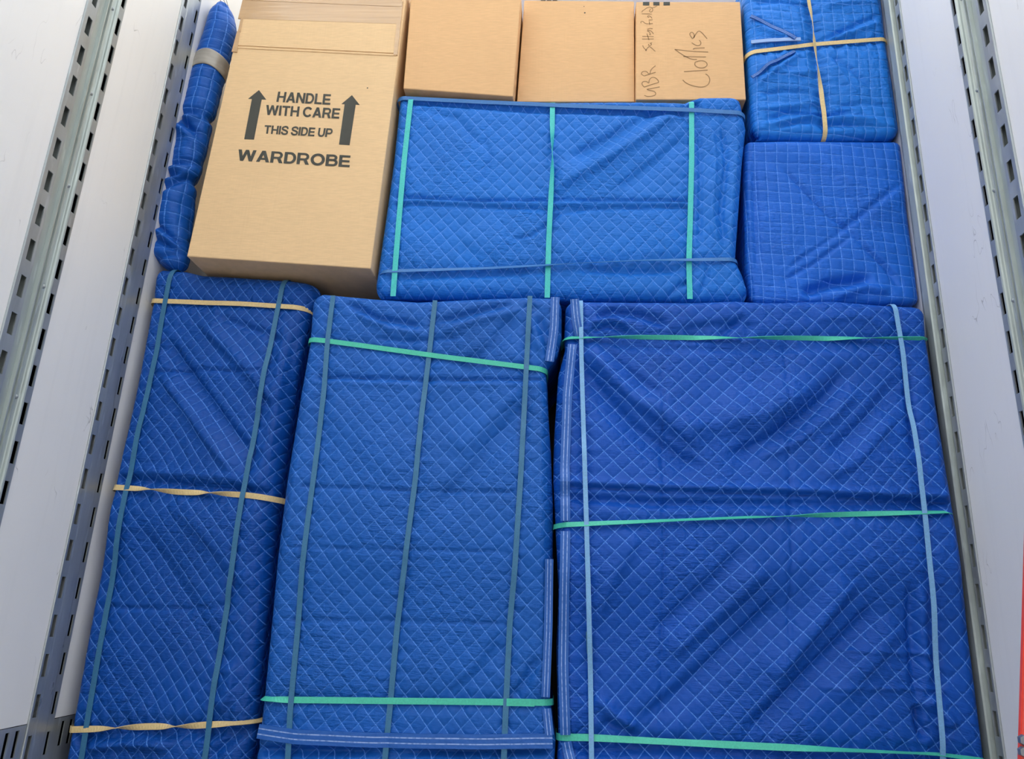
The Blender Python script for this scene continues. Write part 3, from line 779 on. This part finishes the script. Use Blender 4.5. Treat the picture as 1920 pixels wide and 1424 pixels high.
# ---- right square-quilted flat bundle
E_ = Bundle('unstrapped square-quilted blue bundle standing on the largest bundle by the right wall', M['quiltE'], 2.14, .45,
    L=[(1397, 262), (1398, 400), (1400, 500), (1410, 569)], R=[(1691, 262), (1705, 400), (1720, 510), (1727, 569)],
    T=[(1397, 262), (1540, 262), (1691, 262)], B=[(1410, 569), (1560, 569), (1727, 569)], r=.022, seed=44, noise=.003,
    folds=[([(1462, 308), (1510, 358), (1560, 410), (1600, 432)], .005, -.006, 'ridge'), ([(1540, 380), (1620, 460), (1700, 540)], .006, -.004, 'ridge'),
           ([(1700, 335), (1600, 415), (1520, 470), (1440, 525)], .009, -.006, 'ridge'), ([(1585, 425), (1500, 480), (1450, 520)], .007, .005, 'ridge'), ([(1600, 440), (1520, 498), (1460, 530)], .006, -.005, 'ridge'),
           ([(1500, 552), (1560, 532), (1640, 520)], .016, -.018, 'ridge'), ([(1560, 560), (1620, 540), (1670, 548)], .014, .010, 'ridge'), ([(1610, 455), (1660, 500), (1690, 545)], .007, -.005, 'ridge'),
           ([(1412, 290), (1416, 400), (1422, 520)], .01, -.006, 'ridge'), ([(1418, 270), (1550, 300), (1680, 420)], .06, .006, 'ridge')])
E_.build()

# ---- top right bundle
F = Bundle('bright blue square-quilted bundle in the top right corner, crossed by two tan bands', M['quiltF'], 2.125, .42,
    L=[(1392, -60), (1396, 0), (1401, 60), (1404, 96), (1406, 130), (1410, 190), (1414, 252)], R=[(1651, -60), (1658, 0), (1666, 70), (1680, 160), (1693, 252)],
    T=[(1392, -60), (1651, -60)], B=[(1414, 252), (1550, 257), (1693, 256)], r=.035, rs=dict(b=.04), seed=57, noise=.0045, wrinkle=.0016,
    folds=[([(1405, 28), (1450, 50), (1500, 74)], .007, -.007, 'ridge'), ([(1405, 44), (1450, 62), (1500, 78)], .006, .005, 'ridge'), ([(1660, 22), (1600, 48), (1540, 74)], .008, -.007, 'ridge'), ([(1660, 40), (1600, 60), (1540, 78)], .007, .006, 'ridge'),
           ([(1408, 150), (1450, 122), (1500, 92)], .007, -.007, 'ridge'), ([(1410, 166), (1460, 130), (1505, 96)], .007, .006, 'ridge'), ([(1545, 92), (1590, 125), (1640, 170)], .007, -.006, 'ridge'), ([(1540, 96), (1570, 130), (1610, 180)], .008, .005, 'ridge'),
           ([(1420, 178), (1470, 170), (1530, 172)], .008, -.006, 'ridge'), ([(1420, 205), (1480, 200), (1540, 190)], .010, .006, 'ridge'), ([(1425, 225), (1480, 210), (1540, 214), (1610, 208)], .008, -.008, 'ridge'),
           ([(1420, 244), (1500, 226), (1580, 232), (1690, 244)], .008, -.009, 'ridge'), ([(1430, 236), (1520, 218), (1660, 226)], .007, .007, 'ridge'), ([(1560, 200), (1620, 192), (1680, 200)], .008, -.005, 'ridge'),
           ([(1410, 8), (1460, 2), (1510, 10)], .008, -.006, 'ridge'), ([(1540, 12), (1600, 4), (1650, 8)], .008, .006, 'ridge'), ([(1420, 120), (1480, 140), (1530, 135)], .012, .006, 'ridge')])
F.strap([(1403, 97), (1470, 89), (1525, 82), (1600, 76), (1667, 71)], 'yellow', width=.0150, pinch=.012, puck=.003, tight=.12)
F.strap([(1508, -50), (1515, 0), (1520, 30), (1526, 82), (1535, 150), (1545, 210), (1549, 254)], 'yellow', lift=.0046, width=.0140, pinch=.012, puck=.003, tight=.12, twist=[(0, 30), (.2, 20), (.35, 80), (.45, 30), (.6, 70), (.72, 110), (.85, 170), (1, 180)])
F.strap([(1406, 34), (1440, 46), (1490, 76)], 'bind', width=.013, **BIND)
F.strap([(1409, 148), (1440, 124), (1490, 96)], 'bind', width=.011, **BIND)
F.strap([(1408, 80), (1440, 78), (1500, 76)], 'film', width=.013, pinch=0, puck=0, wrap=(False, False), name='plastic_film', tight=.02, label='clear plastic film under the tan band')
F.build()

# ---- rolled blanket by the left wall
def roll():
    Y = 2.205
    prof = [(8, 410, 424), (14, 401, 430), (30, 394, 438), (60, 387, 443), (100, 373, 432), (130, 364, 424), (160, 356, 415), (190, 349, 408), (212, 342, 402), (224, 340, 398), (236, 338, 394),
            (250, 326, 390), (280, 319, 384), (310, 315, 380), (330, 313, 376), (342, 312, 370), (352, 305, 368), (375, 300, 364), (400, 290, 360), (430, 287, 356), (460, 285, 352), (485, 290, 352), (500, 303, 350), (509, 322, 340)]
    ys = np.array([p[0] for p in prof], float); l = np.array([p[1] for p in prof], float); r_ = np.array([p[2] for p in prof], float)
    yy = np.linspace(8, 509, 200)
    ll, rr = np.interp(yy, ys, l), np.interp(yy, ys, r_)
    for _ in range(3):
        ll[1:-1] = .25 * ll[:-2] + .5 * ll[1:-1] + .25 * ll[2:]; rr[1:-1] = .25 * rr[:-2] + .5 * rr[1:-1] + .25 * rr[2:]
    bot = at(315, 509, Y)
    root = empty('rolled_blanket', (bot[0], Y, bot[2]), 'blue blanket roll standing between the left wall and the wardrobe carton', 'rolled blanket')
    ncir = 72
    th = np.linspace(0, 2 * math.pi, ncir, endpoint=False)
    verts = []; uvr = []
    for k, q in enumerate(yy):
        a, b = at(ll[k], q, Y), at(rr[k], q, Y)
        c = .5 * (a + b); hw = .5 * np.linalg.norm(b - a); dep = min(.055, hw * 1.0)
        f = lambda y0, w: math.exp(-((q - y0) / w) ** 2)
        pr = np.zeros(ncir)
        if q > 200:                       # gathered folds of the lower half
            amt = sm(np.array((q - 205) / 20.0))
            pr += amt * (.004 * np.sin(2 * th + q * .03) + .003 * np.sin(3 * th - q * .05 + 1) + .0015 * np.sin(q * .16 + 2.2 * np.sin(th)))
        pr += .0006 * np.sin(q * .3 + 2 * np.sin(th * 2)) + .0004 * np.sin(q * .8 + 1.5 * np.cos(th * 3))
        front = np.clip(-np.sin(th), 0, 1)
        pr -= .018 * f(226, 7) + .014 * f(343, 7)
        slope = 224 + 16 * np.cos(th)
        pr += 1.5 * front * (.012 * np.exp(-((q - 236 + 10 * np.cos(th)) / 7) ** 2) + .010 * np.exp(-((q - 262 - 22 * np.cos(th)) / 8) ** 2) - .014 * 1.3 * np.exp(-((q - 248 - 16 * np.cos(th)) / 6) ** 2)
                       - .012 * np.exp(-((q - 322 + 6 * np.cos(th)) / 6) ** 2) + .012 * np.exp(-((q - 332 - 6 * np.cos(th)) / 8) ** 2)
                       + .010 * np.exp(-((q - 352 + 18 * np.cos(th)) / 5) ** 2) - .010 * np.exp(-((q - 362 + 22 * np.cos(th)) / 5) ** 2)
                       - .009 * np.exp(-((q - 445 - 24 * np.cos(th)) / 5) ** 2) + .008 * np.exp(-((q - 455 - 24 * np.cos(th)) / 6) ** 2) - .009 * np.exp(-((q - 468 - 16 * np.cos(th)) / 5) ** 2)
                       - .010 * np.exp(-((q - 490 + 4 * np.cos(th)) / 4) ** 2))
        pr -= .006 * f(18, 6) * (1 + np.sin(5 * th))
        rx, ry = np.maximum(hw + np.clip(pr, -.012, .003), .004), np.maximum(dep + pr, .004)
        # flattened roll section with soft ridges
        verts.append(np.stack([c[0] + rx * np.cos(th), c[1] + ry * np.sin(th) + 0 * th, c[2] + 0 * th], -1))
        uvr.append((c[2], hw))
    V = np.concatenate(verts)
    faces = []; uvs = []
    for k in range(len(yy) - 1):
        for i in range(ncir):
            j = (i + 1) % ncir
            faces.append((k * ncir + i, (k + 1) * ncir + i, (k + 1) * ncir + j, k * ncir + j))
            R0 = .043
            t0, t1 = th[i] * R0, (th[i] + 2 * math.pi / ncir) * R0
            s0, s1 = uvr[k][0], uvr[k + 1][0]
            uvs += [(t0, s0), (t0, s1), (t1, s1), (t1, s0)]
    faces.append(tuple(range(ncir))); uvs += [(0, 0)] * ncir
    m = (len(yy) - 1) * ncir
    faces.append(tuple(range(m + ncir - 1, m - 1, -1))); uvs += [(0, 0)] * ncir
    meshobj('blanket', V, faces, M['quiltG'], root, True, uvs, recalc=True)
    # grey tape around it
    k0, k1 = np.argmin(abs(yy - 112)), np.argmin(abs(yy - 138))
    tv = []; tf = []
    for k in range(k0, k1 + 1):
        ring = V[k * ncir:(k + 1) * ncir]; c = ring.mean(0)
        d = ring - c; d[:, 2] = 0; d /= np.linalg.norm(d, axis=1)[:, None]
        rg = ring + d * .0022
        rg[:, 2] -= .020 * np.clip(np.cos(th), 0, 1) ** 2
        tv.append(rg)
    for k in range(k1 - k0):
        for i in range(ncir):
            j = (i + 1) % ncir; tf.append((k * ncir + i, (k + 1) * ncir + i, (k + 1) * ncir + j, k * ncir + j))
    o = meshobj('tape_band', np.concatenate(tv), tf, M['duct'], root, True, recalc=True); o['label'] = 'grey tape band'
    sd = o.modifiers.new('thickness', 'SOLIDIFY'); sd.thickness = .001
    for pl in ([(408, -8), (414, 2), (422, 14)], [(415, -8), (421, 3), (426, 14)], [(419, -8), (425, 2), (428, 13)]):
        P = np.array([at(a, b, Y - .004) for a, b in pl])
        t = np.linspace(0, 1, 9); d = np.linspace(0, 1, len(P))
        pts = [np.array([np.interp(q, d, P[:, i]) for i in range(3)]) for q in t]
        ribbon('loose_thread', pts, [np.array([0, -1., 0])] * 9, .0016, .0014, M['thread'], root)
roll()
# ------------------------------------------------------------------ cartons
def glyphs(text):
    """bold upright sans capitals, one unit tall: boxes, slanted legs and swept bowls"""
    V, F = [], []
    def poly(pts):
        b = len(V); V.extend(pts); F.append(tuple(range(b, b + len(pts))))
    def rect(x, a, b, c, d): poly([(x + a, b), (x + c, b), (x + c, d), (x + a, d)])
    def sweep(x, pts, w):
        P = np.array(pts, float); n = len(P); b = len(V)
        for i in range(n):
            t = P[min(n - 1, i + 1)] - P[max(0, i - 1)]; t /= np.linalg.norm(t); o = np.array([-t[1], t[0]]) * w / 2
            V.append((x + P[i][0] + o[0], P[i][1] + o[1])); V.append((x + P[i][0] - o[0], P[i][1] - o[1]))
        for i in range(n - 1): F.append((b + 2 * i, b + 2 * i + 1, b + 2 * i + 3, b + 2 * i + 2))
    def arc(cx, cy, rx, ry, a0, a1, n=18):
        return [(cx + rx * math.cos(math.radians(a0 + (a1 - a0) * k / n)), cy + ry * math.sin(math.radians(a0 + (a1 - a0) * k / n))) for k in range(n + 1)]
    x = 0.0
    for ch in text:
        if ch == ' ': x += .34; continue
        if ch in 'HNLEDPBR': rect(x, 0, 0, .21, 1)
        if ch == 'H': rect(x, .70, 0, .91, 1); rect(x, .20, .41, .71, .59); w = .91
        elif ch == 'N': rect(x, .70, 0, .91, 1); poly([(x, 1), (x + .23, 1), (x + .91, 0), (x + .68, 0)]); w = .91
        elif ch == 'L': rect(x, .2, 0, .76, .18); w = .76
        elif ch == 'E': rect(x, .2, 0, .82, .18); rect(x, .2, .41, .77, .58); rect(x, .2, .82, .80, 1); w = .82
        elif ch == 'I': rect(x, 0, 0, .21, 1); w = .21
        elif ch == 'T': rect(x, .32, 0, .53, 1); rect(x, 0, .82, .85, 1); w = .85
        elif ch == 'A':
            poly([(x, 0), (x + .23, 0), (x + .61, 1), (x + .37, 1)]); poly([(x + .98, 0), (x + .75, 0), (x + .37, 1), (x + .61, 1)]); rect(x, .24, .20, .74, .37); w = .98
        elif ch == 'W':
            for m in (0, 1):
                f = (lambda a: x + a) if not m else (lambda a: x + 1.38 - a)
                poly([(f(0), 1), (f(.23), 1), (f(.46), 0), (f(.24), 0)]); poly([(f(.24), 0), (f(.46), 0), (f(.80), 1), (f(.58), 1)])
            w = 1.38
        elif ch == 'D': sweep(x, [(.1, .91)] + arc(.42, .5, .37, .41, 90, -90) + [(.1, .09)], .19); w = .885
        elif ch == 'P': sweep(x, [(.1, .91)] + arc(.50, .665, .27, .245, 90, -90, 14) + [(.1, .42)], .175); w = .86
        elif ch == 'R':
            sweep(x, [(.1, .91)] + arc(.53, .675, .26, .235, 90, -90, 14) + [(.1, .44)], .175)
            poly([(x + .46, .45), (x + .70, .45), (x + .93, 0), (x + .68, 0)]); w = .93
        elif ch == 'B':
            sweep(x, [(.1, .91)] + arc(.50, .725, .24, .19, 90, -90, 12) + [(.1, .535)], .175); sweep(x, [(.1, .53)] + arc(.54, .31, .26, .22, 90, -90, 12) + [(.1, .09)], .175); w = .89
        elif ch == 'O': sweep(x, arc(.53, .5, .43, .42, 0, 360, 36), .2); w = 1.06
        elif ch == 'C': sweep(x, arc(.52, .5, .42, .42, 38, 322, 30), .2); w = .97
        elif ch == 'U': sweep(x, [(.105, 1)] + arc(.45, .37, .345, .29, 180, 360) + [(.795, 1)], .2); w = .90
        elif ch == 'S':
            P = np.array([(.80, .68), (.78, .86), (.55, .95), (.35, .93), (.10, .82), (.13, .60), (.38, .54), (.62, .47), (.82, .35), (.76, .12), (.50, .05), (.28, .07), (.09, .18), (.08, .33)])
            for _ in range(3):
                q = [P[0]]
                for i in range(len(P) - 1): q += [.75 * P[i] + .25 * P[i + 1], .25 * P[i] + .75 * P[i + 1]]
                P = np.array(q + [P[-1]])
            sweep(x, P, .19); w = .88
        x += w + .11
    n = len(V); V2 = [(a - .02, b) for a, b in V] + [(a + .02, b) for a, b in V]      # heavier weight
    return V2, F + [tuple(k + n for k in f) for f in F]
class Carton:
    def __init__(s, label, mat, Y, D, quad, name='cardboard_box', group='cardboard boxes at the top of the load', bev=.004):
        s.Y = Y; s.q = np.array([at(a, b, Y) for a, b in quad])          # TL TR BR BL
        bl, br = s.q[3], s.q[2]
        s.root = empty(name, ((bl[0] + br[0]) / 2, Y + D / 2, min(bl[2], br[2])), label, 'box', group)
        bm = bmesh.new()
        f = [bm.verts.new(p) for p in s.q]; b = [bm.verts.new(p + np.array([0, D, 0])) for p in s.q]
        bm.faces.new(f); bm.faces.new(b[::-1])
        for i in range(4):
            j = (i + 1) % 4; bm.faces.new((f[j], f[i], b[i], b[j]))
        bmesh.ops.bevel(bm, geom=list(bm.edges), offset=bev, segments=3, affect='EDGES', profile=.6)
        bmobj('carton', bm, mat, s.root)
    def slab(s, name, px, th, mat, label=None, off=.0004):
        """thin sheet lying on the front face; px is an outline"""
        P = [at(a, b, s.Y) for a, b in px]
        n = len(P); v = [p - np.array([0, off + th, 0]) for p in P] + [p - np.array([0, off - .0003, 0]) for p in P]
        f = [tuple(range(n)), tuple(range(2 * n - 1, n - 1, -1))] + [(i, n + i, n + (i + 1) % n, (i + 1) % n) for i in range(n)]
        o = meshobj(name, v, f, mat, s.root, recalc=True)
        if label: o['label'] = label
        return o
    def lettering(s, text, quad, name='printed_lettering'):
        verts2, faces = glyphs(text)
        co = np.array(verts2); lo, hi = co.min(0), co.max(0)
        Q = [at(a, b, s.Y) for a, b in quad]; out = []
        for k, (x, y) in enumerate(co):
            a = (x - lo[0]) / (hi[0] - lo[0]); b = (y - lo[1]) / (hi[1] - lo[1])
            out.append((1 - b) * ((1 - a) * Q[3] + a * Q[2]) + b * ((1 - a) * Q[0] + a * Q[1]) - np.array([0, .0004 + .0008 * k / len(co), 0]))
        return meshobj(name, out, faces, M['ink'], s.root)
    def strokes(s, name, lines, w, mat):
        verts = []; faces = []
        for pl in lines:
            P = np.array([at(a, b, s.Y) for a, b in pl])
            for _ in range(3):                                   # Chaikin smoothing, ends kept
                q = [P[0]]
                for i in range(len(P) - 1): q += [.75 * P[i] + .25 * P[i + 1], .25 * P[i] + .75 * P[i + 1]]
                P = np.array(q + [P[-1]])
            base = len(verts)
            for i in range(len(P)):
                t = P[min(i + 1, len(P) - 1)] - P[max(i - 1, 0)]; t /= np.linalg.norm(t) + 1e-9
                sd = np.array([t[2], 0, -t[0]]) * w * .5
                verts += [P[i] + sd - np.array([0, .0006, 0]), P[i] - sd - np.array([0, .0006, 0])]
            for i in range(len(P) - 1): faces.append((base + 2 * i, base + 2 * i + 1, base + 2 * i + 3, base + 2 * i + 2))
        return meshobj(name, verts, faces, mat, s.root)

H = Carton('tall brown wardrobe carton printed HANDLE WITH CARE, taped across the top', M['card2'], 2.08, .42, [(464, -26), (764, -26), (695, 504), (350, 481)], 'wardrobe_carton', None)
def z2(pl): return [(a / 4 + 400, b / 4) for a, b in pl]
H.slab('top_flap', z2([(258, -90), (1392, -60), (1372, 402), (165, 342)]), .0022, M['card2'])
H.slab('flap_edge', z2([(166, 350), (1371, 410), (1370, 421), (163, 362)]), .0016, M['card2'])
H.slab('tape_strip', [(459, -14), (754, -6), (748, 46), (447, 36)], .0030, M['tape'], 'glossy brown tape', off=.0002)
H.slab('tape_strip', [(461, -10), (756, 4), (753, 14), (460, 2)], .0040, M['tape'], 'glossy brown tape', off=.0002)
H.slab('tape_strip', [(748, 8), (755.5, 8), (745.5, 104), (738, 104)], .0034, M['tape'], 'glossy brown tape', off=.0002)
H.slab('tape_strip', [(445, 60), (451, 62), (445, 99), (435, 98)], .0034, M['tape'], 'glossy brown tape', off=.0002)
H.slab('tape_strip', [(459, 4), (463, 4), (452, 62), (447, 60)], .0034, M['tape'], 'glossy brown tape', off=.0002)
H.lettering('HANDLE', z2([(487, 688), (885, 709), (877, 788), (472, 765)]))
H.lettering('WITH CARE', z2([(398, 787), (955, 814), (943, 893), (390, 864)]))
H.lettering('THIS SIDE UP', z2([(387, 938), (900, 964), (887, 1034), (378, 1005)]))
H.lettering('WARDROBE', z2([(190, 1120), (1032, 1167), (1022, 1258), (176, 1207)]))
H.slab('printed_arrow', z2([(343, 677), (397, 748), (363, 747), (305, 1048), (232, 1045), (290, 743), (262, 742)]), .0005, M['ink'])
H.slab('printed_arrow', z2([(1040, 715), (1098, 788), (1068, 786), (1022, 1090), (943, 1085), (985, 783), (962, 781)]), .0005, M['ink'])
bm = bmesh.new(); bmesh.ops.create_circle(bm, cap_ends=True, radius=.0025, segments=10, matrix=Matrix.Translation(at(689, 165, H.Y - .0008)) @ Matrix.Rotation(math.pi / 2, 4, 'X'))
bmobj('puncture_mark', bm, M['ink'], H.root)

I_ = Carton('plain brown carton right beside the wardrobe carton, leftmost of three along the top', M['card'], 2.095, .45, [(771, -14), (977, -14), (962, 181), (756, 166)])
J_ = Carton('plain brown carton between the leftmost carton and the one with handwriting', M['card'], 2.165, .45, [(983, 0), (1189, 2), (1190, 191), (969, 191)])
K_ = Carton('brown carton with handwriting on its front, beside the top right blue bundle', M['card'], 2.14, .45, [(1193, 3), (1388, 3), (1399, 187), (1192, 187)])
def hole(car, px, py, r):
    bm = bmesh.new(); bmesh.ops.create_circle(bm, cap_ends=True, radius=r, segments=9, matrix=Matrix.Translation(at(px, py, car.Y - .0008)) @ Matrix.Rotation(math.pi / 2, 4, 'X'))
    bmobj('puncture_mark', bm, M['ink'], car.root)
hole(J_, 1095, 12, .0018); hole(J_, 1096.5, 24, .003)
for x0 in (1014, 1025, 1036): J_.slab('printed_square', [(x0, 0.3), (x0 + 9, .4), (x0 + 9, 1.6), (x0, 1.5)], .0004, M['ink'])
for x0, x1 in ((1205.5, 1217.5), (1225, 1236.5), (1244, 1256)): K_.slab('printed_square', [(x0, 4), (x1, 4), (x1, 10.3), (x0, 10.3)], .0004, M['ink'])
def z5(pls): return [[(1180 + a / 7.12, b / 7.12) for a, b in pl] for pl in pls]
K_.strokes('handwriting', z5([
    [(200, 1275), (240, 1292), (330, 1283), (358, 1255), (335, 1220), (270, 1208), (222, 1195), (300, 1182), (405, 1162)],
    [(200, 1165), (270, 1138), (390, 1103)], [(200, 1165), (165, 1130), (175, 1092), (230, 1085), (262, 1120), (262, 1075), (290, 1038), (335, 1030), (385, 1072), (390, 1103)],
    [(195, 1015), (270, 993), (352, 966)], [(195, 1015), (155, 990), (175, 955), (230, 952), (252, 985), (275, 992), (285, 930), (350, 878)]]), .0030, M['pen'])
K_.strokes('handwriting', z5([
    [(178, 608), (190, 640), (228, 672), (215, 684), (240, 640), (268, 620), (295, 640), (347, 688)],
    [(262, 592), (250, 602), (275, 616), (302, 590), (272, 580), (304, 572)], [(168, 522), (325, 522)], [(172, 488), (325, 490)], [(235, 450), (262, 535)],
    [(262, 455), (290, 470), (262, 420), (238, 418), (250, 400), (300, 418), (322, 455)], [(240, 395), (272, 378), (312, 385)],
    [(157, 312), (150, 292), (182, 284), (215, 322), (312, 315)], [(265, 288), (272, 332)], [(258, 270), (312, 265)], [(262, 236), (240, 225), (252, 208), (288, 225), (302, 248)],
    [(165, 185), (300, 188)], [(285, 120), (262, 152), (290, 166), (318, 140), (302, 104), (260, 90), (200, 130), (168, 152), (170, 166)], [(290, 108), (330, 100), (372, 78)]]), .0026, M['pen'])
K_.strokes('handwriting', z5([
    [(712, 1070), (760, 1115), (850, 1150), (960, 1170), (1045, 1145), (1078, 1080), (1062, 1020), (1018, 988)], [(730, 958), (1045, 937)],
    [(880, 830), (868, 872), (920, 908), (1000, 908), (1046, 870), (1020, 822), (950, 808), (880, 830)],
    [(605, 660), (720, 742), (830, 795), (902, 795)], [(718, 756), (1022, 762)], [(605, 660), (830, 688), (1052, 696)], [(850, 660), (868, 645), (1005, 640)],
    [(832, 572), (900, 615), (952, 602), (955, 560), (932, 540)], [(848, 522), (800, 462), (822, 430), (852, 436), (872, 482), (848, 524), (895, 440), (930, 410), (972, 440), (1038, 518)]]), .0032, M['pen'])

# ------------------------------------------------------------------ red steel bar leaning by the right wall
def red_bar():
    Y = 1.50
    p0, p1 = at(1913, 1424, Y), at(1922, 1100, Y)
    d = (p1 - p0) / (p1[2] - p0[2])
    a = p0 + d * (.003 - p0[2]); b = p0 + d * (1.15 - p0[2])
    w = np.array([.06, 0, 0]); dp = np.array([0, .010, 0])
    root = empty('steel_bar', a + w / 2 + dp / 2, 'red painted steel bar with two grey bolts at the lower right edge of the photo', 'steel bar')
    bm = bmesh.new()
    vs = [[bm.verts.new(p + o) for o in (0 * w, w, w + dp, dp)] for p in (a, b)]
    bm.faces.new(vs[0]); bm.faces.new(vs[1][::-1])
    for i in range(4): bm.faces.new((vs[0][i], vs[0][(i + 1) % 4], vs[1][(i + 1) % 4], vs[1][i]))
    bmesh.ops.bevel(bm, geom=list(bm.edges), offset=.0015, segments=2, affect='EDGES')
    bmobj('bar', bm, M['red'], root)
    for py in (1388, 1410):
        c = at(1917, py, Y)
        bm = bmesh.new()
        bmesh.ops.create_cone(bm, cap_ends=True, segments=6, radius1=.0095, radius2=.0085, depth=.008, matrix=Matrix.Translation(Vector(c) + Vector((0, -.004, 0))) @ Matrix.Rotation(math.pi / 2, 4, 'X'))
        o = bmobj('bolt', bm, M['bolt'], root)
red_bar()
